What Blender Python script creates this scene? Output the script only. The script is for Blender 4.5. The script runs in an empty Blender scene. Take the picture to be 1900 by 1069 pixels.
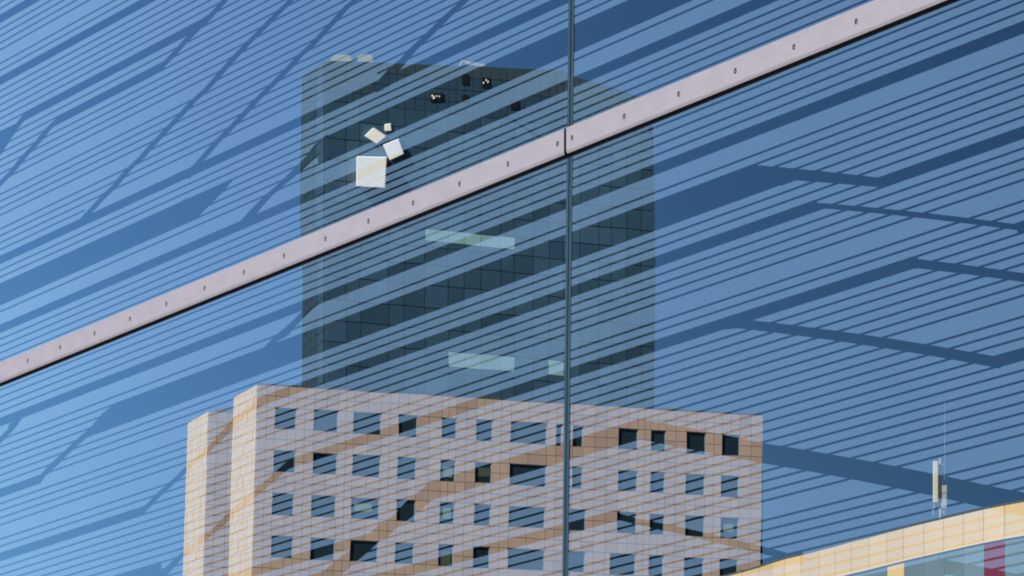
import bpy, math, random
from mathutils import Vector
random.seed(7)
R = math.radians
scene = bpy.context.scene
COL = scene.collection

# ------------------------------------------------------------------ camera, sky, sun, exposure
F = 9300.0            # focal length in photograph pixels (1900 wide)
HZ = 2304.0           # level of the horizon below the frame
EYE = 1.7
cam = bpy.data.cameras.new("camera")
cam_o = bpy.data.objects.new("camera", cam)
COL.objects.link(cam_o)
cam_o.location = (0, 0, EYE)
cam_o.rotation_euler = (R(90), 0, 0)
cam.sensor_width = 36.0
cam.lens = F / 1900 * 36
cam.shift_y = (HZ - 534.5) / 1900
cam.clip_start = 0.5
cam.clip_end = 20000
scene.camera = cam_o

SUN_AZ_VEC = Vector((-0.56, -0.62, 0))
SUN_EL = R(33)
sun_dir = (SUN_AZ_VEC.normalized() * math.cos(SUN_EL) + Vector((0, 0, math.sin(SUN_EL))))
world = bpy.data.worlds.new("World")
scene.world = world
world.use_nodes = True
nt = world.node_tree
bg = nt.nodes["Background"]
sky = nt.nodes.new("ShaderNodeTexSky")
sky.sky_type = 'NISHITA'
sky.sun_disc = False
sky.sun_elevation = SUN_EL
sky.sun_rotation = math.atan2(sun_dir.x, sun_dir.y)
sky.altitude = 200
sky.air_density = 1.0
sky.dust_density = 0.3
sky.ozone_density = 3.0
mul = nt.nodes.new("ShaderNodeMix"); mul.data_type = 'RGBA'; mul.blend_type = 'MULTIPLY'
mul.inputs[0].default_value = 1.0
mul.inputs[7].default_value = (0.40, 0.605, 0.90, 1)
geo = nt.nodes.new("ShaderNodeTexCoord")
dot = nt.nodes.new("ShaderNodeVectorMath"); dot.operation = 'DOT_PRODUCT'
gv = Vector((-1.0, 0.0, -0.08)).normalized()
dot.inputs[1].default_value = gv
nt.links.new(geo.outputs["Generated"], dot.inputs[0])
mr = nt.nodes.new("ShaderNodeMapRange")
mr.interpolation_type = 'SMOOTHSTEP'
mr.inputs[1].default_value = -0.220
mr.inputs[2].default_value = 0.215
nt.links.new(dot.outputs["Value"], mr.inputs[0])
gp = nt.nodes.new("ShaderNodeMath"); gp.operation = 'POWER'
gp.inputs[0].default_value = 6.6
nt.links.new(mr.outputs[0], gp.inputs[1])
gr = nt.nodes.new("ShaderNodeVectorMath"); gr.operation = 'SCALE'
gr.inputs[0].default_value = (0.272, 0.290, 0.282)
nt.links.new(gp.outputs[0], gr.inputs["Scale"])
mul2 = nt.nodes.new("ShaderNodeMix"); mul2.data_type = 'RGBA'; mul2.blend_type = 'MULTIPLY'
mul2.inputs[0].default_value = 1.0
nt.links.new(sky.outputs[0], mul.inputs[6])
nt.links.new(mul.outputs[2], mul2.inputs[6])
nt.links.new(gr.outputs[0], mul2.inputs[7])
nt.links.new(mul2.outputs[2], bg.inputs[0])
bg.inputs[1].default_value = 0.05

sl = bpy.data.lights.new("sun", 'SUN')
sl.energy = 4.6
sl.angle = R(0.5)
sl.color = (1.0, 0.95, 0.88)
so = bpy.data.objects.new("sun", sl)
COL.objects.link(so)
so.rotation_euler = sun_dir.to_track_quat('Z', 'Y').to_euler()
so.location = (0, 0, 60)

vs = scene.view_settings
vs.view_transform = 'Standard'
vs.look = 'None'
vs.gamma = 1
vs.exposure = 0.5
vs.use_curve_mapping = False
scene.cycles.transparent_max_bounces = 24
scene.cycles.max_bounces = 8
scene.cycles.filter_width = 1.9

# ------------------------------------------------------------------ helpers
def W(px, py, y):
    """photograph direction (px, py) at depth y"""
    return Vector(((px - 950) / F * y, y, EYE + (HZ - py) / F * y))

def make(name, verts, faces, mat=None, parent=None, mats=None, midx=None, smooth=False):
    me = bpy.data.meshes.new(name)
    me.from_pydata([tuple(v) for v in verts], [], faces)
    if mats:
        for m in mats: me.materials.append(m)
        if midx:
            for p, i in zip(me.polygons, midx): p.material_index = i
    elif mat: me.materials.append(mat)
    if smooth:
        for p in me.polygons: p.use_smooth = True
    me.update()
    o = bpy.data.objects.new(name, me)
    COL.objects.link(o)
    if parent: o.parent = parent; o.matrix_parent_inverse = parent.matrix_world.inverted()
    return o

def thing(name, label, cat, loc=(0, 0, 0), group=None):
    o = bpy.data.objects.new(name, None)
    COL.objects.link(o)
    o.location = loc
    bpy.context.view_layer.update()
    o['label'] = label; o['category'] = cat
    if group: o['group'] = group
    return o

def hexa(q0, q1):
    """solid from a back quad q0 and a front quad q1 (same winding)"""
    v = list(q0) + list(q1)
    f = [(3, 2, 1, 0), (4, 5, 6, 7), (0, 1, 5, 4), (1, 2, 6, 5), (2, 3, 7, 6), (3, 0, 4, 7)]
    return v, f

class Buf:
    def __init__(s): s.v = []; s.f = []
    def add(s, v, f):
        b = len(s.v); s.v += list(v); s.f += [tuple(i + b for i in q) for q in f]
    def box(s, a, b):
        x0, y0, z0 = a; x1, y1, z1 = b
        q0 = [Vector((x0, y1, z0)), Vector((x1, y1, z0)), Vector((x1, y1, z1)), Vector((x0, y1, z1))]
        q1 = [Vector((x0, y0, z0)), Vector((x1, y0, z0)), Vector((x1, y0, z1)), Vector((x0, y0, z1))]
        s.add(*hexa(q0, q1))
    def tube(s, p0, p1, r, n=8, r1=None):
        p0 = Vector(p0); p1 = Vector(p1); d = (p1 - p0).normalized()
        a = d.orthogonal().normalized(); b = d.cross(a)
        r1 = r if r1 is None else r1
        v = []
        for p, rr in ((p0, r), (p1, r1)):
            for i in range(n):
                t = 2 * math.pi * i / n
                v.append(p + a * math.cos(t) * rr + b * math.sin(t) * rr)
        f = [(i, (i + 1) % n, n + (i + 1) % n, n + i) for i in range(n)]
        f += [tuple(range(n))[::-1], tuple(range(n, 2 * n))]
        s.add(v, f)
    def build(s, name, mat, parent=None): return make(name, s.v, s.f, mat, parent)

def mat(name, col, rough=0.6, var=0.0, scale=1.0, spec=0.5, metal=0.0, rand=0.0, bump=0.0, bscale=20.0, stretch=(1, 1, 1)):
    m = bpy.data.materials.new(name)
    m.use_nodes = True
    n = m.node_tree; L = n.links
    p = n.nodes["Principled BSDF"]
    p.inputs["Roughness"].default_value = rough
    p.inputs["Specular IOR Level"].default_value = spec
    p.inputs["Metallic"].default_value = metal
    p.inputs["Base Color"].default_value = (*col, 1)
    tc = n.nodes.new("ShaderNodeTexCoord")
    mp = n.nodes.new("ShaderNodeMapping"); mp.inputs["Scale"].default_value = stretch
    L.new(tc.outputs["Object"], mp.inputs[0])
    if var or rand:
        nz = n.nodes.new("ShaderNodeTexNoise"); nz.inputs["Scale"].default_value = scale
        nz.inputs["Detail"].default_value = 6
        L.new(mp.outputs[0], nz.inputs["Vector"])
        m1 = n.nodes.new("ShaderNodeMath"); m1.operation = 'MULTIPLY_ADD'
        m1.inputs[1].default_value = 2 * var; m1.inputs[2].default_value = 1 - var
        L.new(nz.outputs[0], m1.inputs[0])
        oi = n.nodes.new("ShaderNodeObjectInfo")
        m2 = n.nodes.new("ShaderNodeMath"); m2.operation = 'MULTIPLY_ADD'
        m2.inputs[1].default_value = 2 * rand; m2.inputs[2].default_value = 1 - rand
        L.new(oi.outputs["Random"], m2.inputs[0])
        m3 = n.nodes.new("ShaderNodeMath"); m3.operation = 'MULTIPLY'
        L.new(m1.outputs[0], m3.inputs[0]); L.new(m2.outputs[0], m3.inputs[1])
        sc = n.nodes.new("ShaderNodeVectorMath"); sc.operation = 'SCALE'
        sc.inputs[0].default_value = col
        L.new(m3.outputs[0], sc.inputs["Scale"])
        L.new(sc.outputs[0], p.inputs["Base Color"])
    if bump:
        nb = n.nodes.new("ShaderNodeTexNoise"); nb.inputs["Scale"].default_value = bscale
        nb.inputs["Detail"].default_value = 4
        L.new(mp.outputs[0], nb.inputs["Vector"])
        b = n.nodes.new("ShaderNodeBump"); b.inputs["Strength"].default_value = bump
        b.inputs["Distance"].default_value = 0.02
        L.new(nb.outputs[0], b.inputs["Height"]); L.new(b.outputs[0], p.inputs["Normal"])
    return m

# ------------------------------------------------------------------ materials
M_ground = mat("paving", (0.16, 0.15, 0.14), 0.9, 0.2, 0.3)
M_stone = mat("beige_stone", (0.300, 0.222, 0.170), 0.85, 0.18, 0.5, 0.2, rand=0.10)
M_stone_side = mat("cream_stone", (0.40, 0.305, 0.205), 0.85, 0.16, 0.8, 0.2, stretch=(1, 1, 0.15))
M_reveal = mat("window_reveal", (0.16, 0.15, 0.13), 0.8)
M_joint = mat("joint_grey", (0.07, 0.075, 0.085), 0.9)
M_window = mat("window_glass", (0.010, 0.021, 0.028), 0.12, 0.3, 0.4, 0.5, rand=0.3)
M_frame = mat("window_frame", (0.10, 0.16, 0.20), 0.5)
M_blind = mat("green_blind", (0.10, 0.15, 0.10), 0.8, 0.25, 1.5)
M_olive = mat("olive_blind", (0.035, 0.045, 0.022), 0.8, 0.2, 1.5)
M_tower = mat("tower_glass", (0.031, 0.071, 0.108), 0.35, 0.20, 0.12, 0.35, rand=0.20)
M_towerg = mat("tower_glass_crown", (0.034, 0.062, 0.074), 0.5, 0.25, 0.09, 0.35, rand=0.1)
M_towerd = mat("tower_open_pane", (0.004, 0.005, 0.006), 0.5)
M_towerl = mat("tower_pale_pane", (0.20, 0.34, 0.35), 0.5, 0.2, 0.3, rand=0.12)
M_towerj = mat("tower_joint", (0.010, 0.012, 0.012), 0.8)
M_white = mat("white_panel", (0.86, 0.82, 0.72), 0.7, 0.08, 0.5, bump=0.3, bscale=2)
M_whiteside = M_white
M_tank = mat("roof_tank", (0.15, 0.165, 0.135), 0.7, 0.1, 0.5)
M_yellow = mat("yellow_panel", (0.42, 0.30, 0.145), 0.6, 0.12, 0.5, rand=0.06)
M_coping = mat("coping_metal", (0.045, 0.065, 0.07), 0.5)
M_purple = mat("purple_panel", (0.10, 0.010, 0.022), 0.5, 0.1, 1)
M_bay = mat("bay_glass", (0.09, 0.13, 0.14), 0.25, 0.25, 0.4, 0.5, rand=0.12)
M_trim = mat("light_trim", (0.45, 0.36, 0.26), 0.6)
M_metal = mat("clamp_metal", (0.285, 0.26, 0.285), 0.55, 0.13, 9, 0.4, bump=0.2, bscale=120, stretch=(1, 1, 3))
M_gasket_shadow = mat("black_gasket_shadow", (0.004, 0.003, 0.003), 0.95, spec=0.05)
M_hole = mat("screw_dark", (0.03, 0.025, 0.022), 0.5)
M_holel = mat("screw_rim", (0.22, 0.19, 0.13), 0.4, metal=0.4)
M_ant = mat("antenna_white", (0.36, 0.34, 0.26), 0.6, 0.12, 2)
M_antg = mat("antenna_grey", (0.22, 0.24, 0.24), 0.6, 0.12, 2)
M_antd = mat("antenna_dark", (0.015, 0.016, 0.018), 0.6)

def clear_mat():
    m = bpy.data.materials.new("clear_glass"); m.use_nodes = True
    n = m.node_tree; n.nodes.clear()
    o = n.nodes.new("ShaderNodeOutputMaterial"); t = n.nodes.new("ShaderNodeBsdfTransparent")
    t.inputs[0].default_value = (0.97, 0.99, 0.985, 1)
    n.links.new(t.outputs[0], o.inputs[0]); return m
M_clear = clear_mat()

def print_mat():
    """fine pale blue dot print: covers a share of the glass, the rest is clear"""
    m = bpy.data.materials.new("dot_print"); m.use_nodes = True
    n = m.node_tree; L = n.links; n.nodes.clear()
    o = n.nodes.new("ShaderNodeOutputMaterial")
    t = n.nodes.new("ShaderNodeBsdfTransparent")
    d = n.nodes.new("ShaderNodeBsdfDiffuse")
    d.inputs[0].default_value = PRINT_COL
    tr = n.nodes.new("ShaderNodeBsdfTranslucent")
    tr.inputs[0].default_value = PRINT_COL
    a = n.nodes.new("ShaderNodeMixShader"); a.inputs[0].default_value = 0.2
    L.new(d.outputs[0], a.inputs[1]); L.new(tr.outputs[0], a.inputs[2])
    mx = n.nodes.new("ShaderNodeMixShader")
    tc = n.nodes.new("ShaderNodeTexCoord")
    nz = n.nodes.new("ShaderNodeTexNoise"); nz.inputs["Scale"].default_value = 260; nz.inputs["Detail"].default_value = 2
    L.new(tc.outputs["Object"], nz.inputs["Vector"])
    nz2 = n.nodes.new("ShaderNodeTexNoise"); nz2.inputs["Scale"].default_value = 1.3; nz2.inputs["Detail"].default_value = 3
    L.new(tc.outputs["Object"], nz2.inputs["Vector"])
    ad = n.nodes.new("ShaderNodeMath"); ad.operation = 'MULTIPLY_ADD'
    ad.inputs[1].default_value = 0.13; ad.inputs[2].default_value = PRINT_COVER - 0.065 - 0.015
    L.new(nz.outputs[0], ad.inputs[0])
    ad2 = n.nodes.new("ShaderNodeMath"); ad2.operation = 'MULTIPLY_ADD'
    ad2.inputs[1].default_value = 0.03
    L.new(nz2.outputs[0], ad2.inputs[0]); L.new(ad.outputs[0], ad2.inputs[2])
    # cover raised towards the far end: grazing-angle brightening put into the print
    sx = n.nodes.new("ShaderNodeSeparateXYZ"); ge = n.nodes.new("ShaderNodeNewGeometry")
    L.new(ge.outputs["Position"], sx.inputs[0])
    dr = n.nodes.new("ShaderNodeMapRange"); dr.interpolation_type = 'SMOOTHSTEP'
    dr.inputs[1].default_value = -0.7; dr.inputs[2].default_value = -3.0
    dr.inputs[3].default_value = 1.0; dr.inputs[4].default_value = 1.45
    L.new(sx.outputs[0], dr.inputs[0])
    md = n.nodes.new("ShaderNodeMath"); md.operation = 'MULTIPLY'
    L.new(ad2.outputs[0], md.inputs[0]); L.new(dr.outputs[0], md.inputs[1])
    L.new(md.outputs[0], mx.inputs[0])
    # same painted brightening: print colour a little paler at that end
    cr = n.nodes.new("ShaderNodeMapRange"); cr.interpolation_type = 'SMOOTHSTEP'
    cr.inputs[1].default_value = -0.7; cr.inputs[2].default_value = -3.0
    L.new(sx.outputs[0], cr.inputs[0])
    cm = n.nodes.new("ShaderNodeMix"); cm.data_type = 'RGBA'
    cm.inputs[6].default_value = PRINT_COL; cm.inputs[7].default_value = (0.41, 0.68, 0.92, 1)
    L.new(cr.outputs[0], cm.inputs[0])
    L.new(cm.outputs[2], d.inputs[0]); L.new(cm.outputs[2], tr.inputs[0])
    L.new(t.outputs[0], mx.inputs[1]); L.new(a.outputs[0], mx.inputs[2])
    L.new(mx.outputs[0], o.inputs[0]); return m
PRINT_COL = (0.355, 0.625, 0.98, 1)
PRINT_COVER = 0.176
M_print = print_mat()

def edge_mat():
    m = bpy.data.materials.new("glass_edge"); m.use_nodes = True
    n = m.node_tree; L = n.links; n.nodes.clear()
    o = n.nodes.new("ShaderNodeOutputMaterial")
    t = n.nodes.new("ShaderNodeBsdfTransparent"); t.inputs[0].default_value = (0.25, 0.5, 0.55, 1)
    d = n.nodes.new("ShaderNodeBsdfDiffuse"); d.inputs[0].default_value = (0.030, 0.075, 0.10, 1)
    mx = n.nodes.new("ShaderNodeMixShader"); mx.inputs[0].default_value = 0.6
    L.new(t.outputs[0], mx.inputs[1]); L.new(d.outputs[0], mx.inputs[2]); L.new(mx.outputs[0], o.inputs[0])
    return m
M_edge = edge_mat()

# ------------------------------------------------------------------ ground
gb = Buf()
G = 9000
gb.add([Vector((-G, -G, 0)), Vector((G, -G, 0)), Vector((G, G, 0)), Vector((-G, G, 0))], [(0, 1, 2, 3)])
g = gb.build("ground", M_ground); g['kind'] = 'structure'

# ------------------------------------------------------------------ generic facade plane
class Plane:
    """vertical plane through depth y0 at column px0, receding to the vanishing column vx"""
    def __init__(s, px0, y0, vx):
        s.px0, s.y0, s.vx = px0, y0, vx
        d = Vector(((vx - 950) / F, 1, 0)); d.normalize(); s.dir = d
        n = Vector((d.y, -d.x, 0))
        if n.y > 0: n = -n
        s.n = n
    def depth(s, px): return s.y0 * (s.vx - s.px0) / (s.vx - px)
    def P(s, px, py, out=0.0):
        return W(px, py, s.depth(px)) + s.n * out
    def quad(s, x0, x1, yt, yb, out=0.0):
        """x0/x1 at top and bottom may be tuples; yt/yb tuples (left, right)"""
        xt0, xb0 = x0 if isinstance(x0, tuple) else (x0, x0)
        xt1, xb1 = x1 if isinstance(x1, tuple) else (x1, x1)
        yt0, yt1 = yt if isinstance(yt, tuple) else (yt, yt)
        yb0, yb1 = yb if isinstance(yb, tuple) else (yb, yb)
        return [s.P(xb0, yb0, out), s.P(xb1, yb1, out), s.P(xt1, yt1, out), s.P(xt0, yt0, out)]
    def level(s, py, px_from, px):
        """row of a level line through (px_from, py) at column px"""
        return HZ - (HZ - py) * (s.vx - px) / (s.vx - px_from)

def down(q):
    """drop the two bottom points of a quad to the ground"""
    a, b, c, d = q
    return [Vector((a.x, a.y, 0)), Vector((b.x, b.y, 0)), c, d]

# ================================================================== TOWER
TP = Plane(603, 440, 20600)
tower = thing("glass_tower", "tall dark blue glass tower with rounded right corner rising behind the beige office block", "building", (TP.P(830, 400).x, 450, 0))
t_rows = [113, 131, 149, 167, 187, 221, 256, 295, 334, 373, 408, 441, 474, 513, 555, 594, 634, 675, 716, 757, 798]
t_cols = [603, 642, 668, 720, 750, 788, 831, 861, 892, 928, 954, 988, 1018, 1045]
t_roof = [(603, 113), (660, 114), (760, 119), (880, 123), (960, 127), (1045, 131), (1060, 141), (1100, 152), (1150, 168), (1190, 181), (1216, 192)]
def roof_y(x):
    for (a, ya), (b, yb) in zip(t_roof, t_roof[1:]):
        if x <= b: return ya + (yb - ya) * (x - a) / (b - a)
    return t_roof[-1][1]
# right part of the tower: plan curves away
c_cols = [1045, 1075, 1110, 1134, 1161, 1189, 1213]
def t_depth(px):
    d = TP.depth(min(px, 1045))
    if px > 1045:
        u = (px - 1045) / 170.0
        d += 2.6 * u + 1.0 * u ** 2
    return d
def TPt(px, py, out=0.0):
    p = W(px, py, t_depth(px))
    return p + TP.n * out
def t_level(y0, px):
    return HZ - (HZ - y0) * TP.depth(603) / t_depth(px)
wob = {}
def wobble(i, j, a=1.6):
    if (i, j) not in wob: wob[(i, j)] = (random.uniform(-a, a), random.uniform(-a * .6, a * .6))
    return wob[(i, j)]
allc = t_cols + c_cols[1:]
edge_in = [0] * len(allc)
def right_edge(y):      # the rounded right outline
    pts = [(185, 1203), (215, 1204), (240, 1207), (290, 1211), (330, 1213), (500, 1216), (760, 1213), (900, 1212)]
    for (a, xa), (b, xb) in zip(pts, pts[1:]):
        if y <= b: return xa + (xb - xa) * max(0, (y - a)) / (b - a)
    return 1212
def left_edge(y): return 603.5
def tnode(i, j, rows):
    px = allc[i]; y = t_level(rows[j], px)
    if i == 0: px = left_edge(y)
    if i == len(allc) - 1: px = right_edge(y)
    wx, wy = wobble(i, j)
    if i in (0, len(allc) - 1): wx = 0
    return [px + wx, y + wy]
main_rows = t_rows[4:]
tb = Buf()
panels = []
pale = {(5, 6), (6, 6), (7, 6), (8, 6), (9, 6), (6, 12), (7, 12), (8, 12), (9, 12), (12, 12), (6, 14), (7, 14), (8, 14), (9, 14), (12, 14)}
for j in range(len(main_rows) - 1):
    for i in range(len(allc) - 1):
        c = [tnode(i, j + 1, main_rows), tnode(i + 1, j + 1, main_rows), tnode(i + 1, j, main_rows), tnode(i, j, main_rows)]
        panels.append((i, j, c))
def shrink(c, g):
    cx = sum(p[0] for p in c) / 4; cy = sum(p[1] for p in c) / 4
    return [(p[0] + (g if p[0] < cx else -g), p[1] + (g if p[1] < cy else -g)) for p in c]
def t_panel(name, c, m, g=0.72, out=(0.02, 0.14)):
    c = shrink(c, g)
    tilt = [random.uniform(-0.015, 0.015) for _ in range(4)]
    v, f = hexa([TPt(x, y, out[0]) for x, y in c], [TPt(x, y, out[1] + t) for (x, y), t in zip(c, tilt)])
    return make(name, v, f[1:], m, tower)
for i, j, c in panels:
    if j >= len(main_rows) - 2: continue
    if (i, j) in pale:
        # pale lit strip at the top of the pane, dark glass below
        cut = 0.68
        l = [(c[3][k] + (c[0][k] - c[3][k]) * cut) for k in (0, 1)]
        r = [(c[2][k] + (c[1][k] - c[2][k]) * cut) for k in (0, 1)]
        o = t_panel("glass_panel", [l, r, c[2], c[3]], M_towerl, 0.45); o['label'] = "pale green pane high on the tower"
        t_panel("glass_panel", [c[0], c[1], r, l], M_tower, 0.45)
    else:
        t_panel("glass_panel", c, M_tower)
# upper, finer rows under the roof
fx = []
for a, b in zip(allc, allc[1:]):
    fx += [a, (a + b) / 2 + random.uniform(-1, 1)]
fx.append(allc[-1])
up = Buf(); upg = Buf()
openp = [(797, 821, 174, 189), (856, 867, 139, 157), (893, 906, 145, 163), (856, 867, 177, 189), (946, 961, 186, 203)]
def fine_y(k, x):
    r = roof_y(x); b = t_level(187, x)
    return r + (b - r) * k / 4
for k in range(4):
    for a, b in zip(fx, fx[1:]):
        bb = min(b, right_edge(200) - 1)
        if bb <= a: continue
        c = [(a, fine_y(k + 1, a)), (bb, fine_y(k + 1, bb)), (bb, fine_y(k, bb)), (a, fine_y(k, a))]
        cx = (a + bb) / 2; cy = sum(p[1] for p in c) / 4
        c = shrink(c, 0.5)
        v, f = hexa([TPt(x, y, .02) for x, y in c], [TPt(x, y, .13 + random.uniform(-.01, .01)) for x, y in c])
        (upg if (k < 1 or (cx < 690 and k < 3) or (cx > 960 and k < 2)) else up).add(v, f[1:])
o = up.build("glass_panel", M_tower, tower); o['kind'] = 'stuff'
o = upg.build("crown_panel", M_towerg, tower); o['kind'] = 'stuff'; o['label'] = "greyer glass panels along the top of the tower"
for (a, b, c, d) in openp:
    v, f = hexa([TPt(a, d, .1), TPt(b, d, .1), TPt(b, c, .1), TPt(a, c, .1)], [TPt(a, d, .22), TPt(b, d, .22), TPt(b, c, .22), TPt(a, c, .22)])
    o = make("vent_window", v, f, M_towerd, tower); o['label'] = "small black open window near the tower top"
lb = Buf()
for (x, y, r) in ((802.5, 182, .10), (800, 179, .07), (808, 179.5, .05), (813, 180, .05), (895, 155, .06), (900, 150, .06), (903, 153, .07)):
    p = TPt(x, y, .25)
    lb.box((p.x - r, p.y - .03, p.z - r * 1.3), (p.x + r, p.y, p.z + r * 1.3))
o = lb.build("window_contents", mat("window_contents_pale", (0.5, 0.45, 0.36), 0.6), tower)
# body behind the panels
bb = Buf()
strips = list(range(603, 1046, 34)) + [1045, 1062, 1080, 1100, 1120, 1140, 1160, 1175, 1190, 1202, 1212]
BV = []
for x in strips:
    d = t_depth(x)
    yt = roof_y(x) + 1 if x < 1204 else 196
    top = TPt(x, yt, 0.0); BV.append((Vector((top.x, top.y, 0)), top))
for (a0, a1), (b0, b1) in zip(BV, BV[1:]):
    bb.add([a0, b0, b1, a1], [(0, 1, 2, 3)])
back = [Vector((p[1].x, p[1].y + 26, 0)) for p in (BV[0], BV[-1])]
zt = BV[0][1].z - 1.2; zr = BV[-1][1].z
bl0, bl1 = back[0], Vector((back[0].x, back[0].y, zt)); br0, br1 = back[1], Vector((back[1].x, back[1].y, zr))
bb.add([BV[-1][0], br0, br1, BV[-1][1]], [(0, 1, 2, 3)])
bb.add([br0, bl0, bl1, br1], [(0, 1, 2, 3)])
# roof sheet
n = len(BV)
bb.add([p[1] - Vector((0, 0, 1.0)) for p in BV] + [br1, bl1], [tuple(range(n + 2))])
bb.build("tower_body", M_towerj, tower)
# left narrow face
LP = Plane(603, 440, -1500)
def lrow(y0, px):
    return HZ - (HZ - y0) * (LP.vx - px) / (LP.vx - 603)
lcols = [603, 590.5, 586, 580.5, 575.5, 570.5, 566, 562]
def l_left(y, x):   # bulging outline
    pts = [(130, 0.0), (200, -1), (330, -3.5), (430, -3.5), (441, 0), (560, 1), (720, 0), (900, 0)]
    for (a, xa), (b, xb) in zip(pts, pts[1:]):
        if y <= b:
            w = xa + (xb - xa) * max(0, y - a) / (b - a); break
    else: w = 0
    return w
def ltop(px): return 113 + (603 - px) * 0.76
lb2 = Buf(); lcb = Buf()
lrows = [113 + k * 16 for k in range(5)] + [200 + 19.6 * k for k in range(31)]
for ci, (a, b) in enumerate(zip(lcols, lcols[1:])):
    for y0, y1 in zip(lrows, lrows[1:]):
        def pt(x, y, o):
            yy = max(lrow(y, x) if y > 185 else ltop(x) + (y - 113), ltop(x))
            wx = l_left(yy, x) if x < 600 else 0
            return LP.P(x + wx, yy + random.uniform(-.8, .8), o)
        g = 0.75
        q = [(b + g, y1 - .5), (a - g, y1 - .5), (a - g, y0 + .5), (b + g, y0 + .5)]
        (lcb if ci == 0 else lb2).add(*hexa([pt(x, y, .02) for x, y in q], [pt(x, y, .13) for x, y in q]))
M_tside = mat("tower_side_glass", (0.022, 0.045, 0.062), 0.8, 0.3, 0.15, 0.05)
o = lb2.build("side_panel", M_tside, tower); o['kind'] = 'stuff'
M_corner = mat("corner_glass", (0.024, 0.055, 0.085), 0.8, 0.2, 0.1, 0.05)
o = lcb.build("corner_glazing", M_corner, tower); o['kind'] = 'stuff'; o['label'] = "sky blue strip of glazing at the left corner of the tower"
sb = Buf()
ys = [None, 180, 250, 330, 430, 441, 560, 720]
prev = None
for y in ys:
    yy = ltop(562) + 1 if y is None else y
    p = LP.P(562 + l_left(yy, 562), yy, 0); q = LP.P(603, 114 if y is None else yy, 0)
    if prev: sb.add([p, q, prev[1], prev[0]], [(0, 1, 2, 3)])
    prev = (p, q)
sb.add([Vector((prev[0].x, prev[0].y, 0)), Vector((prev[1].x, prev[1].y, 0)), prev[1], prev[0]], [(0, 1, 2, 3)])
sb.build("side_wall", M_towerj, tower)

# roof tanks and roof frame of the tower
def rounded_tank(x0, x1, yt, yb, lab):
    d = 447
    b = Buf()
    n = 14; pts = []
    w = (x1 - x0)
    prof = []
    for k in range(n + 1):
        t = math.pi * k / n
        px = (x0 + x1) / 2 - math.copysign(abs(math.cos(t)) ** 0.45, math.cos(t)) * w / 2
        py = yb - (yb - yt) * (abs(math.sin(t)) ** 0.5)
        prof.append((px, py))
    fr = [W(x, y, d) for x, y in prof] ; bk = [p + Vector((0, 3.0, 0)) for p in fr]
    m = len(fr)
    v = fr + bk
    f = [tuple(range(m)), tuple(range(m, 2 * m))[::-1]] + [(i, i + 1, m + i + 1, m + i) for i in range(m - 1)] + [(m - 1, 0, m, 2 * m - 1)]
    t = make("roof_tank", v, f, M_tank)
    t['label'] = lab; t['category'] = "roof tank"; t['group'] = "tanks on the tower roof"
    return t
rounded_tank(614, 652, 101, 120, "left one of the two pale rounded tanks on the tower roof")
rounded_tank(663, 692, 100.5, 120, "right one of the two pale rounded tanks on the tower roof")
rf = Buf()
rp = lambda x, y: W(x, y, 443)
for a, b in (((856, 113), (900, 121)), ((862, 117), (893, 123)), ((858, 114), (853, 122)), ((870, 115.5), (868, 120)), ((884, 118), (885, 123)), ((900, 121), (893, 123))):
    rf.tube(rp(*a), rp(*b), 0.06)
o = rf.build("roof_cradle", mat("cradle_metal", (0.26, 0.27, 0.24), 0.5)); o['label'] = "small pale metal frame lying on the tower roof edge"; o['category'] = "roof frame"

# white cubes on the tower face
cubes = [
    ([(661, 346), (714.5, 349), (717.5, 292), (661.5, 290.5)], "largest white cube on the tower face, lowest of the four"),
    ([(676, 252.5), (699, 267), (716, 253), (692.5, 237)], "white cube turned on its corner, left of the small one on the tower"),
    ([(723.5, 298), (749.5, 286), (739.5, 257.5), (710.5, 269)], "tilted white cube just above right of the largest one"),
    ([(713.5, 243.5), (726, 243), (725, 229.5), (713, 231)], "smallest white cube, highest of the four on the tower face"),
]
for c, lab in cubes:
    size = (TPt(*c[0]) - TPt(*c[1])).length
    dep = size * 0.55
    q0 = [TPt(x, y, 0.16) for x, y in c]; q1 = []
    for x, y in c:
        d = t_depth(x) - dep
        q1.append(W(x, y, d))
    v, f = hexa(q0, q1)
    o = make("white_cube", v, f, M_white)
    o['label'] = lab; o['category'] = "cube"; o['group'] = "white cubes fixed to the tower"
    bm = o.modifiers.new("edge", 'BEVEL'); bm.width = 0.05; bm.segments = 2

# ================================================================== BEIGE OFFICE BLOCK
BP = Plane(479, 380, 26160)
block = thing("office_block", "beige stone clad office block with square windows below the glass tower", "building", (BP.P(940, 900).x, 390, 0))
def lean(x): return 0.030 - 0.015 * (x - 500) / 900
def bx(x, y0): return x - lean(x) * (y0 - 714)
ROWH = 19.95
def brow(k): return 714 + ROWH * k
def bpt(x, k, out=0.0, jx=0, jy=0):
    y0 = brow(k)
    px = bx(x, y0)
    wv = 0.55 * math.sin(x * .021 + k * 1.3) + 0.4 * math.sin(x * .047 + k * .7)
    return BP.P(px + jx + 0.5 * math.sin(k * .9 + x * .013), BP.level(y0, 479, px) + jy + wv, out)
bcols = [479, 496, 511.5, 535, 551.5, 567, 584, 608, 629, 643.5, 657.5, 684, 709, 724.5, 741, 759, 775.5, 798, 820.7, 834, 848, 866, 884.6,
         900, 915, 931, 948.5, 982, 1016, 1033, 1064, 1083, 1105, 1127, 1149, 1167, 1184.6, 1197, 1209, 1223, 1236, 1255, 1274.5, 1292, 1310, 1325, 1340, 1357, 1373, 1394, 1415]
wins = [(511.5, 551.5), (584, 629), (657.5, 709), (741, 775.5), (820.7, 848), (884.6, 915), (948.5, 1016), (1033, 1044), (1064, 1083), (1149, 1184.6), (1209, 1236), (1274.5, 1310), (1340, 1373)]
NR = 26
wrows = [2, 6, 10, 14, 18, 22]
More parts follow.
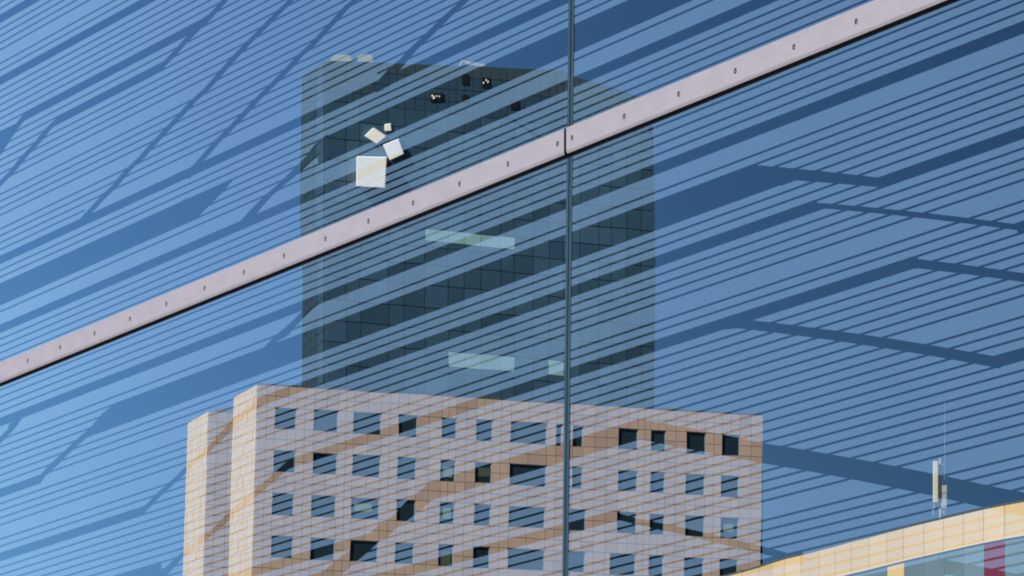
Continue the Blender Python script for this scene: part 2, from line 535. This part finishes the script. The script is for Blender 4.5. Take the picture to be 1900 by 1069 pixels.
def win_spans(r):
    w = [list(a) for a in wins]
    if r >= 10:
        w[7] = [1033, 1037]; w[8] = [1055, 1091]
        w = [a for a in w if a[1] - a[0] > 6]
    if r == 6:
        w[7] = [1033, 1038]; w = [a for a in w if a[1] - a[0] > 6]
    if r >= 14:
        for a in w:
            if a[0] == 1149: a[0] = 1137
    return w
cells = []
for k in range(NR):
    wr = [r for r in wrows if r <= k <= r + 1]
    spans = win_spans(wr[0]) if wr else []
    cc = list(bcols)
    for a, b in spans:
        cc = [x for x in cc if not (a - 5 < x < b + 5)]
    edges = sorted(set(cc + [e for s in spans for e in s]))
    for a, b in zip(edges, edges[1:]):
        mid = (a + b) / 2
        if any(s[0] <= mid <= s[1] for s in spans): continue
        cells.append((a, b, k))
cells_vis = sorted([c for c in cells if c[2] < 18], key=lambda c: -(c[1] - c[0]))
big = set(cells_vis[:300])
rest = Buf()
for a, b, k in cells:
    g = 0.42
    q = [(a, k + 1, g, -g), (b, k + 1, -g, -g), (b, k, -g, g), (a, k, g, g)]
    t = random.uniform(-.01, .012)
    v, f = hexa([bpt(x, kk, .0, jx, jy) for x, kk, jx, jy in q], [bpt(x, kk, .07 + t, jx, jy) for x, kk, jx, jy in q])
    if (a, b, k) in big:
        make("stone_panel", v, f[1:], M_stone, block)
    else: rest.add(v, f[1:])
o = rest.build("stone_panel", M_stone, block); o['kind'] = 'stuff'
# windows
green = {(2, 10): (0.12, .75, .25, .62, M_blind), (4, 6): (.22, .85, .30, .78, M_blind), (5, 6): (.25, .95, .25, .68, M_olive), (4, 10): (.25, .8, .25, .75, M_blind),
         (4, 14): (.2, .85, .3, .95, M_olive), (11, 10): (.2, .75, .3, .68, M_blind)}
RE = 0.17
for r in wrows:
    for wi, (a, b) in enumerate(win_spans(r)):
        if b - a < 6: continue
        def wp(u, v, out): # u across 0..1, v down 0..1
            x = a + (b - a) * u
            return bpt(x, r + 2 * v, out)
        v = []; f = []
        # reveal (recess) as a frame ring
        ring0 = [wp(0, 1, .05), wp(1, 1, .05), wp(1, 0, .05), wp(0, 0, .05)]
        ring1 = [wp(0, 1, -RE), wp(1, 1, -RE), wp(1, 0, -RE), wp(0, 0, -RE)]
        wo = make("window", ring0 + ring1, [(i, (i + 1) % 4, 4 + (i + 1) % 4, 4 + i) for i in range(4)], M_reveal, block)
        u = 1.2 / (b - a); w = 0.03
        fr = Buf()
        for (u0, u1, v0, v1) in ((0, u, 0, 1), (1 - u, 1, 0, 1), (u, 1 - u, 0, w), (u, 1 - u, 1 - w, 1)):
            fr.add(*hexa([wp(u0, v1, -RE + .01), wp(u1, v1, -RE + .01), wp(u1, v0, -RE + .01), wp(u0, v0, -RE + .01)],
                         [wp(u0, v1, -.10), wp(u1, v1, -.10), wp(u1, v0, -.10), wp(u0, v0, -.10)]))
        fr.build("frame", M_frame, wo)
        make("pane", *[[wp(0, 1, -RE + .06), wp(1, 1, -RE + .06), wp(1, 0, -RE + .06), wp(0, 0, -RE + .06)], [(0, 1, 2, 3)]], M_window, wo)
        if (wi, r) in green:
            u0, u1, v0, v1, m = green[(wi, r)]
            o = make("blind", *hexa([wp(u0, v1, -RE + .07), wp(u1, v1, -RE + .07), wp(u1, v0, -RE + .07), wp(u0, v0, -RE + .07)],
                                    [wp(u0, v1, -RE + .10), wp(u1, v1, -RE + .10), wp(u1, v0, -RE + .10), wp(u0, v0, -RE + .10)]), m, wo)
            o['label'] = "greenish blind lowered behind the window pane"
# wall core with window holes: strips behind the panels
core = Buf()
def core_quad(x0, x1, k0, k1): core.add([bpt(x0, k1), bpt(x1, k1), bpt(x1, k0), bpt(x0, k0)], [(0, 1, 2, 3)])
ks = 0
for r in wrows:
    core_quad(479, 1415, ks, r)
    x = 479
    for a, b in win_spans(r):
        core_quad(x, a, r, r + 2); x = b
    core_quad(x, 1415, r, r + 2)
    ks = r + 2
core_quad(479, 1415, ks, NR)
a = bpt(479, NR); b = bpt(1415, NR)
core.add([Vector((a.x, a.y, 0)), Vector((b.x, b.y, 0)), b, a], [(0, 1, 2, 3)])
# right side, back, roof
SD = Vector(((-2425 - 950) / F, 1, 0)).normalized()
def body(c, t0, t1, depth_px, far):
    """closed box behind a front face: a short side receding left, then straight back"""
    t0r = t0 + SD * depth_px
    def backp(p, d): return Vector((p.x * (p.y + d) / p.y, p.y + d, p.z))
    t0b = backp(t0r, far); t1b = backp(t1, far)
    ring = [t0, t0r + Vector((.02, .02, 0)), t0b, t1b, t1]
    dn = Vector((0, 0, .7))
    c.add([p - dn for p in ring], [tuple(range(5))])
    for p, q in zip(ring[1:], ring[2:]):
        c.add([Vector((p.x, p.y, 0)), Vector((q.x, q.y, 0)), q, p], [(0, 1, 2, 3)])
body(core, bpt(479, 0), bpt(1415, 0.0), 5.75 / SD.y, 20)
core.build("wall_core", M_joint, block)
# coping along the roof edge
cp = Buf()
cp.add(*hexa([bpt(479, 0, -.5, 0, 0), bpt(1415, 0, -.5, 0, 0), bpt(1415, 0, -.5, 0, -2.4), bpt(479, 0, -.5, 0, -2.4)],
             [bpt(479, 0, .1, 0, -.2), bpt(1415, 0, .1, 0, -.2), bpt(1415, 0, .1, 0, -2.2), bpt(479, 0, .1, 0, -2.2)]))
cp.build("coping", M_coping, block)

# cream side face of the block: narrow tall panels
def side_face(px0, depth, ytop0, px1, rows, rowh, leanv, parent, ncol, mt, vx=-2425):
    SP = Plane(px0, depth, vx)
    SP.n = Vector((-SP.dir.y, SP.dir.x, 0)); 
    if SP.n.x > 0: SP.n = -SP.n
    def sp(u, k, out=0, jx=0, jy=0):
        px = px0 + (px1 - px0) * u; y0 = ytop0 + rowh * k
        y = SP.level(y0, px0, px)
        return SP.P(px - leanv * (y0 - ytop0) + jx, y + jy, out)
    b = Buf()
    us = [i / ncol + random.uniform(-.015, .015) * (0 < i < ncol) for i in range(ncol + 1)]
    for k in range(rows):
        for u0, u1 in zip(us, us[1:]):
            q = [(u1, k + 1, .16, -.34), (u0, k + 1, -.16, -.34), (u0, k, -.16, .34), (u1, k, .16, .34)]
            t = random.uniform(-.015, .015)
            b.add(*hexa([sp(*i[:2], 0, i[2], i[3]) for i in q], [sp(*i[:2], .07 + t, i[2], i[3]) for i in q]))
    o = b.build("side_stone_panel", mt, parent); o['kind'] = 'stuff'; o['label'] = "cream stone panels on the left facing side"
    c = Buf()
    c.add([sp(1, rows), sp(0, rows), sp(0, 0), sp(1, 0)], [(0, 1, 2, 3)])
    p, q = sp(1, rows), sp(0, rows)
    c.add([Vector((p.x, p.y, 0)), Vector((q.x, q.y, 0)), q, p], [(0, 1, 2, 3)])
    c.build("side_wall_core", M_sjoint, parent)
    return sp
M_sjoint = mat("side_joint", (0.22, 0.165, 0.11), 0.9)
side_face(479, 380, 714, 435, 26, ROWH, 0.030, block, 8, M_stone_side)

# left wing
wing = thing("office_wing", "narrow beige stone wing standing left of the office block", "building", (W(390, 900, 395).x, 400, 0))
WP = Plane(388, 396, 26160)
def wpt(x, k, out=0.0, jx=0, jy=0):
    y0 = 764 + 19.15 * k
    return WP.P(x - .032 * (y0 - 764) + jx, WP.level(y0, 388, x) + jy, out)
wc = [388, 403, 424, 440]
for k in range(17):
    for a, b in zip(wc, wc[1:]):
        g = .42
        q = [(a, k + 1, g, -g), (b, k + 1, -g, -g), (b, k, -g, g), (a, k, g, g)]
        v, f = hexa([wpt(x, kk, 0, jx, jy) for x, kk, jx, jy in q], [wpt(x, kk, .07, jx, jy) for x, kk, jx, jy in q])
        make("stone_panel", v, f[1:], M_stone, wing)
wcb = Buf()
wcb.add([wpt(388, 17), wpt(440, 17), wpt(440, 0), wpt(388, 0)], [(0, 1, 2, 3)])
a, b = wpt(388, 17), wpt(440, 17)
wcb.add([Vector((a.x, a.y, 0)), Vector((b.x, b.y, 0)), b, a], [(0, 1, 2, 3)])
body(wcb, wpt(388, 0), wpt(440, 0), 5.2 / SD.y, 12)
wcb.build("wall_core", M_joint, wing)
side_face(388, 396, 764, 350, 18, 19.15, 0.032, wing, 8, M_stone_side)
rb = Buf()
p = W(400, 766, 397.5); q = W(433, 756.5, 397.5)
rb.box((p.x, 397.5, p.z - .4), (q.x, 400, q.z))
o = rb.build("roof_plant_box", M_coping); o['label'] = "low dark plant box on the roof of the narrow beige wing"; o['category'] = "roof box"

# ================================================================== YELLOW BUILDING
yb = thing("yellow_building", "low building with a curved yellow panelled fascia at the lower right corner", "building", (W(1750, 1000, 150).x, 155, 0))
top = [(1290, 1083), (1320, 1076), (1350, 1069), (1380, 1061.5), (1410, 1053), (1434.6, 1044.5), (1458, 1037.5), (1489, 1030), (1522.7, 1021.5), (1551.8, 1013.8), (1581.5, 1005.5), (1615, 997.4), (1648, 988.5),
       (1679, 980.3), (1716.5, 971.2), (1753.4, 962.4), (1790, 953.7), (1827.5, 945.2), (1866, 937.4), (1905, 930.5), (1946, 925), (1990, 921)]
HT = 150 * (HZ - 953.7) / F
def ydep(py): return HT * F / (HZ - py)
plan = [(x, ydep(y)) for x, y in top]
def yp(i, frac, out=0.0, t=0.0):
    """column i (+t towards i+1), height fraction of fascia height 0 top .. 1 bottom"""
    x0, d0 = plan[i]; x1, d1 = plan[min(i + 1, len(plan) - 1)]
    A = Vector(((x0 - 950) / F * d0, d0, 0)); B = Vector(((x1 - 950) / F * d1, d1, 0))
    if i + 1 >= len(plan):
        xp, dp = plan[i - 1]; A2 = Vector(((xp - 950) / F * dp, dp, 0)); B = A + (A - A2)
    p = A + (B - A) * t
    nrm = Vector(((B - A).y, -(B - A).x, 0)).normalized()
    if nrm.y > 0: nrm = -nrm
    z = EYE + HT * (1 - 0.0443 * frac)
    return Vector((p.x, p.y, z)) + nrm * out
core = Buf(); 
NB = len(plan) - 1
for i in range(NB):
    v, f = hexa([yp(i, 1, 0, .012), yp(i, 1, 0, .988), yp(i, 0, 0, .988), yp(i, 0, 0, .012)],
                [yp(i, 1, .05, .012), yp(i, 1, .05, .988), yp(i, 0, .05, .988), yp(i, 0, .05, .012)])
    make("fascia_panel", v, f[1:], M_yellow, yb)
    A = yp(i, 5, -.02); B = yp(i, 5, -.02, 1)
    core.add([Vector((A.x, A.y, 0)), Vector((B.x, B.y, 0)), yp(i, 0, -.02, 1), yp(i, 0, -.02)], [(0, 1, 2, 3)])
    core.add([yp(i, .3, -.02), yp(i, .3, -.02, 1), yp(i, .3, -.02, 1) + Vector((3, 14, 0)), yp(i, .3, -.02) + Vector((3, 14, 0))], [(0, 1, 2, 3)])
    x = plan[i][0]
    # below the fascia
    m, nm = M_bay, "glass_panel"
    if 1645 < x < 1660: m, nm = M_yellow, "pilaster"
    if 1820 < x < 1840: m, nm = M_purple, "purple_panel"
    v, f = hexa([yp(i, 3.6, 0, .006), yp(i, 3.6, 0, .994), yp(i, 1.06, 0, .994), yp(i, 1.06, 0, .006)],
                [yp(i, 3.6, .03, .006), yp(i, 3.6, .03, .994), yp(i, 1.06, .03, .994), yp(i, 1.06, .03, .006)])
    make(nm, v, f[1:], m, yb)
core.build("wall_core", M_joint, yb)
def sweep(f0, f1, o0, o1):
    b = Buf()
    for i in range(NB):
        b.add(*hexa([yp(i, f1, o0), yp(i, f1, o0, 1), yp(i, f0, o0, 1), yp(i, f0, o0)], [yp(i, f1, o1), yp(i, f1, o1, 1), yp(i, f0, o1, 1), yp(i, f0, o1)]))
    return b
sweep(-.045, -.004, -.3, .075).build("coping", M_coping, yb)
sweep(-.10, -.05, -1.2, -.9).build("rear_coping", mat("rear_coping_metal", (0.10, 0.15, 0.17), 0.5), yb)
sweep(1.012, 1.05, 0, .10).build("trim_rail", M_trim, yb)
# antenna on its roof
ant = thing("phone_mast", "short roof mast carrying two pale panel antennas above the yellow fascia", "antenna", tuple(W(1745, 960, 158)))
D = 158
def A_(x, y, dy=0.0): return W(x, y, D + dy)
b = Buf()
def abox(b, x0, x1, y0, y1, dep):
    p = A_(x0, y1); q = A_(x1, y0); b.box((p.x, D - dep / 2, p.z), (q.x, D + dep / 2, q.z))
b = Buf(); abox(b, 1731, 1741, 855.5, 933, .12); o = b.build("panel_antenna", M_ant, ant)
md = o.modifiers.new("round", 'BEVEL'); md.width = .03; md.segments = 3
b = Buf(); abox(b, 1746.5, 1756.5, 901, 915, .14); abox(b, 1746, 1756, 916, 944, .12); o = b.build("small_antenna", M_antg, ant)
b = Buf(); b.tube(A_(1744.5, 965, .15), A_(1744.5, 851, .15), .035); b.build("mast_pole", M_antg, ant)
b = Buf(); abox(b, 1740.8, 1746.5, 885, 930, .16); b.build("radio_unit", M_antd, ant)
b = Buf(); b.tube(A_(1752.6, 902, .05), A_(1752.6, 745, .05), .006, 6, .004); b.build("whip_aerial", M_antg, ant)
b = Buf()
for x, y0, y1 in ((1733.5, 933, 942), (1752, 944, 956), (1731.5, 942, 956), (1748.5, 944, 953)):
    b.tube(A_(x, y0), A_(x, y1), .014, 6)
for y in (862, 905, 928): b.tube(A_(1735, y, .08), A_(1751, y, .10), .012, 6)
b.build("bracket", M_antg, ant)

# ================================================================== GLASS WALL
VX = -3940.0
UC = (950 - VX) / F
CW = 10.1
def wy(px): return CW / ((px - 950) / F + UC)
Y0 = wy(0)
QZ = Y0 / F
wdir = Vector((-UC, 1, 0)).normalized()
wn = Vector((-wdir.y, wdir.x, 0))
if wn.y > 0: wn = -wn
def Q(px, py): return (HZ - py) * (0 - VX) / (px - VX)
def G_(px, q, out=0.0):
    y = wy(px)
    return Vector(((px - 950) / F * y, y, EYE + q * QZ)) + wn * out
def jointx(q):   # the upright joint leans a little
    py = HZ - q * (1055 - VX) / (0 - VX)
    return 1060.5 - 12.0 * py / 1069
HW = 1.62
def U(j): return 1636 + 12.78 * j
def Lq(k): return 1579.8 - 13.17 * k if k <= 32 else 1158.4 - 13.42 * (k - 32)
XL, XR = -420, 2350

def poly(pts): return [(x, Q(x, y)) for x, y in pts]
def diag(c, w):
    return poly([(x - w, y) for x, y in c] + [(x + w, y) for x, y in reversed(c)])
def bandU(j0, j1, xa, xb):   # dark from line j0 to line j1 (slots j0..j1-1)
    return [(xa, U(j0) - HW), (xb, U(j0) - HW), (xb, U(j1) + HW), (xa, U(j1) + HW)]
def bandL(k0, k1, xa, xb):
    return [(xa, Lq(k0) + HW), (xb, Lq(k0) + HW), (xb, Lq(k1) - HW), (xa, Lq(k1) - HW)]

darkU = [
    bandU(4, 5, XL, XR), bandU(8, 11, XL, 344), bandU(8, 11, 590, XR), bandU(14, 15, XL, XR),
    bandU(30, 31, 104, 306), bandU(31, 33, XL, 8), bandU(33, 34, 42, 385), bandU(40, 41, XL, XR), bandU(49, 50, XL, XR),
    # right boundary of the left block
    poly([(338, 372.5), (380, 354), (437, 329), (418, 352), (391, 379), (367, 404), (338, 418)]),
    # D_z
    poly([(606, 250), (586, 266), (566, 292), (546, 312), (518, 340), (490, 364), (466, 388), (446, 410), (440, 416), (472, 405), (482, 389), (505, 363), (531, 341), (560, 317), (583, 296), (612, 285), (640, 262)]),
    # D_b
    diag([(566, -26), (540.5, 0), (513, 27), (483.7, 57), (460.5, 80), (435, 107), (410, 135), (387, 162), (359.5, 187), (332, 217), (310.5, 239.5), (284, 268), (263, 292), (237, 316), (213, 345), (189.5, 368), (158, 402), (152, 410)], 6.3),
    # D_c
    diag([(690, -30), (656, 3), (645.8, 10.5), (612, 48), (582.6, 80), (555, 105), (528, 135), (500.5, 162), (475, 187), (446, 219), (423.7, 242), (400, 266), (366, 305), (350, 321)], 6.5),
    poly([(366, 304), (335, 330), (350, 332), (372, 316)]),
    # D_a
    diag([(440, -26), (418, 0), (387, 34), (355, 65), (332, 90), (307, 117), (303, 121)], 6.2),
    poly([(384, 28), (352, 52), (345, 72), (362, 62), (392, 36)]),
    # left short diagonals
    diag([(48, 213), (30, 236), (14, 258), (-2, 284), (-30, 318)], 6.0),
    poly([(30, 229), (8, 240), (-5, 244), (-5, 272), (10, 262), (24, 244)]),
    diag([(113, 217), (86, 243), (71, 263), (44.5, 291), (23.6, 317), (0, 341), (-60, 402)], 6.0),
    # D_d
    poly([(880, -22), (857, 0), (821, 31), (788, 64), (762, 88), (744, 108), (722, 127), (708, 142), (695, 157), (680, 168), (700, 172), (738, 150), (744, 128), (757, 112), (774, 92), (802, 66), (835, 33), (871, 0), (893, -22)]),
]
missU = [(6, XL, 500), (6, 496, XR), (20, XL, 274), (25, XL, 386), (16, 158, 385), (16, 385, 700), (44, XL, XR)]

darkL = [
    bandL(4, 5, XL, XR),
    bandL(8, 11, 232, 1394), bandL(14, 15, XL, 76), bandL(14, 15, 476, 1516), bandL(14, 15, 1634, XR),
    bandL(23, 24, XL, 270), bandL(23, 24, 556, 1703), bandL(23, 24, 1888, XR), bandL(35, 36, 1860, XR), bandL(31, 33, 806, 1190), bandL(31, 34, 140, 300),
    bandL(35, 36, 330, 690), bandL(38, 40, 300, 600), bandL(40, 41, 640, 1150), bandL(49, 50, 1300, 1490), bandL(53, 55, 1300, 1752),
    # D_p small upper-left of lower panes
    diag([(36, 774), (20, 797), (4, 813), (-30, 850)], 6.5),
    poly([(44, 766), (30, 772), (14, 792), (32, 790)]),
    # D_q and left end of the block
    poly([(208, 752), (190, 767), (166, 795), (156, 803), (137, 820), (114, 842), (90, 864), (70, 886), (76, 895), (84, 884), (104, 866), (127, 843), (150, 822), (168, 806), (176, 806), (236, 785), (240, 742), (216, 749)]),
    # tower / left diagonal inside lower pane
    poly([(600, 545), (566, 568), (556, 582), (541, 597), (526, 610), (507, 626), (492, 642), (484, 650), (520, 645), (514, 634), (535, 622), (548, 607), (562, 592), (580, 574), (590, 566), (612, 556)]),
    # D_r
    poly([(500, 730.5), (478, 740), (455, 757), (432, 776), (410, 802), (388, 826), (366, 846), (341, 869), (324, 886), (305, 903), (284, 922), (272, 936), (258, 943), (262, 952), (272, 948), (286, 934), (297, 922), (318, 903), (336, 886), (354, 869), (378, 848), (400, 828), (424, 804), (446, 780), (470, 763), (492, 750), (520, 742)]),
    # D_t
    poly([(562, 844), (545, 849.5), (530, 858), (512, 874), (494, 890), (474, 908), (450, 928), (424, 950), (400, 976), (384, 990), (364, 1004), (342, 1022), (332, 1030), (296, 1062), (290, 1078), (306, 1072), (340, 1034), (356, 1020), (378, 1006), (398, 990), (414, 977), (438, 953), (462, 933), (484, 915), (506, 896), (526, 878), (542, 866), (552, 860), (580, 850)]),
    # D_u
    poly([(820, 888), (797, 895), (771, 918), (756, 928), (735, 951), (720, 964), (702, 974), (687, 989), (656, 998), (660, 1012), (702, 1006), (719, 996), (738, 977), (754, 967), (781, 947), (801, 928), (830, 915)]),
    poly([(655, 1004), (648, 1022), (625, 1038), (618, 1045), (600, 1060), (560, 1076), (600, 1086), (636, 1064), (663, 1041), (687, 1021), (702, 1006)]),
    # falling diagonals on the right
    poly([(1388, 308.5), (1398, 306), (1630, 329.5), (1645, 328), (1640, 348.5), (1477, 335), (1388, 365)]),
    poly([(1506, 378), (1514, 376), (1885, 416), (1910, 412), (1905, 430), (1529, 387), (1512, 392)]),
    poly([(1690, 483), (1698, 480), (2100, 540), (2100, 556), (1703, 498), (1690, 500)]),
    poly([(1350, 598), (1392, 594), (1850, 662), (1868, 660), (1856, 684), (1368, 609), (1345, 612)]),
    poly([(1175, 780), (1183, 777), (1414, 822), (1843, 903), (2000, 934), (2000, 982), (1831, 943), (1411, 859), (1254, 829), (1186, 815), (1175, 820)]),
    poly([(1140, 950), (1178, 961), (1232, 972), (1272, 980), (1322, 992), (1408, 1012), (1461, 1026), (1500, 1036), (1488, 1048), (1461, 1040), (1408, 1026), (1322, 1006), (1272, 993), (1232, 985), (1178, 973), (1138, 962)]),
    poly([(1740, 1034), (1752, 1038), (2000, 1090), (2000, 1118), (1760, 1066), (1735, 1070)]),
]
missL = [(6, XL, XR), (15, 68, 500), (20, XL, XR), (31, 1645, XR), (44, 900, XR)]

def joint_poly():
    return [(jointx(q) - 5.6, q) for q in (2900, 2304, 1600, 900, 300)] + [(jointx(q) + 5.6, q) for q in (300, 900, 1600, 2304, 2900)]
JP = joint_poly()
def cuts(polys, q):
    iv = []
    for P in polys:
        xs = []
        n = len(P)
        for i in range(n):
            (x0, q0), (x1, q1) = P[i], P[(i + 1) % n]
            if (q0 <= q) != (q1 <= q): xs.append(x0 + (x1 - x0) * (q - q0) / (q1 - q0))
        xs.sort()
        iv += [(xs[i], xs[i + 1]) for i in range(0, len(xs) - 1, 2)]
    iv.sort()
    out = []
    for a, b in iv:
        if out and a <= out[-1][1] + 0.8: out[-1] = (out[-1][0], max(out[-1][1], b))
        else: out.append((a, b))
    return out
def bright(polys, q, x0, x1):
    r = []; x = x0
    for a, b in cuts(polys, q):
        if b < x0: continue
        if a > x1: break
        if a - x > 1.2: r.append((x, a))
        x = max(x, b)
    if x1 - x > 1.2: r.append((x, x1))
    return r
def slices(polys, qa, qb, x0, x1, n):
    """list of trapezoids (q0, q1, xl0, xr0, xl1, xr1)"""
    out = []
    for i in range(n):
        q0 = qa + (qb - qa) * i / n; q1 = qa + (qb - qa) * (i + 1) / n
        e = (q1 - q0) * 0.02
        A = bright(polys, q0 + e, x0, x1); B = bright(polys, q1 - e, x0, x1)
        if len(A) != len(B):
            A = B = bright(polys, (q0 + q1) / 2, x0, x1)
        for a, b in zip(A, B): out.append((q0, q1, a[0], a[1], b[0], b[1]))
    return out

wall = thing("glass_wall", "large glass wall printed with slanting pale blue stripes in front of the buildings", "glass wall", tuple(G_(1055, -EYE / QZ)))
def pane(name, x0, x1, q0, q1, label):
    c = [G_(x0, q0, -.004), G_(x1, q0, -.004), G_(x1, q1, -.004), G_(x0, q1, -.004)]
    if x0 < 500: c[1] = G_(jointx(q0) - 5, q0, -.004); c[2] = G_(jointx(q1) - 5, q1, -.004)
    else: c[0] = G_(jointx(q0) + 5, q0, -.004); c[3] = G_(jointx(q1) + 5, q1, -.004)
    o = make(name, c, [(0, 1, 2, 3)], M_clear, wall)
    o['label'] = label
    return o
QT, QB = 1629.4, 1591.4       # metal strip top and bottom
ZB = (0.02 - EYE) / QZ
p_ul = pane("glass_pane", XL, 1055, QT, 2900, "upper left pane of the glass wall")
p_ur = pane("glass_pane", 1055, XR, QT, 2900, "upper right pane of the glass wall")
p_ll = pane("glass_pane", XL, 1055, ZB, 1587.8, "lower left pane of the glass wall")
p_lr = pane("glass_pane", 1055, XR, ZB, 1587.8, "lower right pane of the glass wall")

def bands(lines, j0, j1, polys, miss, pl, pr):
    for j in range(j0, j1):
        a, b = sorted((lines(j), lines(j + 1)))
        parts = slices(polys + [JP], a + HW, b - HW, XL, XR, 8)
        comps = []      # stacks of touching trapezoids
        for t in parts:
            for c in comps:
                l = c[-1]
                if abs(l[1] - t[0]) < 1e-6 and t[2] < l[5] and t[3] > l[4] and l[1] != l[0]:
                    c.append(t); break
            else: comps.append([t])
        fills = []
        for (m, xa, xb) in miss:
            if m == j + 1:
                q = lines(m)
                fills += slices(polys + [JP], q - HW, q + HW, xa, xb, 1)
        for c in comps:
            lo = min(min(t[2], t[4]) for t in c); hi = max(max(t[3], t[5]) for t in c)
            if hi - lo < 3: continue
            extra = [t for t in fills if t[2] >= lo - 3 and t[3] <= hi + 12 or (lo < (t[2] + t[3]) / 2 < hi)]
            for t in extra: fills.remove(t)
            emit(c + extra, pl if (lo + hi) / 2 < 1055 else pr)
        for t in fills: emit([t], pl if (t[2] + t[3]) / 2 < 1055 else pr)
NBAND = [0]
stuffed = {}
def emit(tr, parent):
    v = []; f = []
    for q0, q1, a0, b0, a1, b1 in tr:
        # long trapezoids stay straight in the wall plane
        n = len(v)
        v += [G_(a0, q0), G_(b0, q0), G_(b1, q1), G_(a1, q1)]
        f.append((n, n + 1, n + 2, n + 3))
    ext = max(max(t[3], t[5]) for t in tr) - min(min(t[2], t[4]) for t in tr)
    qs = [(t[0] + t[1]) / 2 for t in tr]; xm = sum((t[2] + t[3]) / 2 for t in tr) / len(tr)
    py = HZ - (sum(qs) / len(qs)) * (xm - VX) / (0 - VX)
    vis = -60 < py < 1130 or ext > 900
    if NBAND[0] < 290 and vis and ext > 12:
        NBAND[0] += 1
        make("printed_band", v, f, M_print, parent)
    else:
        s = stuffed.setdefault(parent.name, (parent, [], []))
        n = len(s[1]); s[1].extend(v); s[2].extend([tuple(i + n for i in q) for q in f])
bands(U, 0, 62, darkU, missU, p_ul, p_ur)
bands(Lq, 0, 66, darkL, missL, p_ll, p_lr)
# the margins next to the metal strip
for (qa, qb, pl, pr) in ((QT, U(0) - HW, p_ul, p_ur), (Lq(0) + HW, 1587.8, p_ll, p_lr)):
    for t in slices([JP], qa, qb, XL, XR, 1): emit([t], pl if t[3] < 1100 else pr)
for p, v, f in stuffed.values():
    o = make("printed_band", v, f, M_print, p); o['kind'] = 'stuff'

# glass edges on both sides of the upright joint
def upright(x_off0, x_off1, qa, qb, out0, out1, name, m, parent):
    n = 8; b = Buf()
    for i in range(n):
        q0 = qa + (qb - qa) * i / n; q1 = qa + (qb - qa) * (i + 1) / n
        j0, j1 = jointx(q0), jointx(q1)
        b.add(*hexa([G_(j0 + x_off0, q0, out0), G_(j0 + x_off1, q0, out0), G_(j1 + x_off1, q1, out0), G_(j1 + x_off0, q1, out0)],
                    [G_(j0 + x_off0, q0, out1), G_(j0 + x_off1, q0, out1), G_(j1 + x_off1, q1, out1), G_(j1 + x_off0, q1, out1)]))
    return b.build(name, m, parent)
M_seal = mat("joint_seal", (0.008, 0.022, 0.028), 0.4, 0.25, 3)
M_seal2 = mat("joint_bead", (0.030, 0.056, 0.076), 0.35, 0.3, 4)
for qa, qb in ((QT, 2900), (ZB, 1587.8)):
    upright(-4.8, -1.6, qa, qb, -.006, .001, "glass_edge", M_seal2, wall)
    upright(-1.6, 1.6, qa, qb, -.012, -.002, "joint_seal", M_seal, wall)
    upright(1.6, 4.6, qa, qb, -.006, .001, "glass_edge", M_seal2, wall)

# metal clamping strip with countersunk screw holes, in two lengths
def strip(x0, x1, label):
    b = Buf()
    prof = [(QB, .0), (QB, .011), (QB + 3.2, .0141), (QB + 4.2, .015), (QT - 1.5, .015), (QT - .5, .014), (QT, .012), (QT, .0)]
    n = len(prof)
    v = [G_(x0, q, o) for q, o in prof] + [G_(x1, q, o) for q, o in prof]
    f = [(i, (i + 1) % n, n + (i + 1) % n, n + i) for i in range(n)] + [tuple(range(n))[::-1], tuple(range(n, 2 * n))]
    b.add(v, f)
    o = b.build("clamp_strip", M_metal, wall); o['label'] = label
    return o
jx = jointx(1600)
s1 = strip(XL, jx - 4.7, "left length of the pale metal clamping strip"); s2 = strip(jx - 0.3, XR, "right length of the pale metal clamping strip")
gk = Buf()
gk.add(*hexa([G_(jx - 4.7, QB, -.01), G_(jx - 0.3, QB, -.01), G_(jx - 0.3, QT, -.01), G_(jx - 4.7, QT, -.01)], [G_(jx - 4.7, QB + .3, .0135), G_(jx - 0.3, QB + .3, .0135), G_(jx - 0.3, QT - .6, .0135), G_(jx - 4.7, QT - .6, .0135)]))
gk.add(*hexa([G_(XL, 1587.0, -.01), G_(XR, 1587.0, -.01), G_(XR, QB, -.01), G_(XL, QB, -.01)], [G_(XL, 1587.2, .004), G_(XR, 1587.2, .004), G_(XR, QB, .004), G_(XL, QB, .004)]))  # black shadow line beneath the strip, built in as a dark solid
gk.build("gasket_and_shadow", M_gasket_shadow, wall)
# screws at an even pitch along the wall
def s_of(px): return 1 / (px - VX)
pl = [57, 117.5, 181, 247, 314.5, 385.5, 458.5, 533, 610, 690, 773, 859, 949, 1041, 1068, 1165, 1266, 1371, 1480, 1595.5, 1715, 1842, 1975, 2110, -1, -57, -112, -165, -217, -267]
for x in pl:
    q = (QT + QB) / 2 + 0.5
    c = G_(x, q, .015); U_ = Vector((0, 0, 1)); A = wdir
    par = s1 if x < jx else s2
    def disc(r0, r1, o, n=14, dz=0):
        v = []; 
        for i in range(n):
            t = 2 * math.pi * i / n; v.append(c + A * math.cos(t) * r0 + U_ * (math.sin(t) * r0 + dz) + wn * o[0])
        for i in range(n):
            t = 2 * math.pi * i / n; v.append(c + A * math.cos(t) * r1 + U_ * (math.sin(t) * r1 + dz) + wn * o[1])
        f = [(i, (i + 1) % n, n + (i + 1) % n, n + i) for i in range(n)] + [tuple(range(n, 2 * n))]
        return v, f
    v, f = disc(.0105, .0095, (.0002, .0008)); make("screw_hole", v, f, M_hole, par)
    v, f = disc(.0042, .003, (.0008, .0022), dz=-.003); v = [p - A * .0028 for p in v]; make("screw_head", v, f, M_holel, par)
print("bands", NBAND[0], "objects", len(bpy.data.objects))
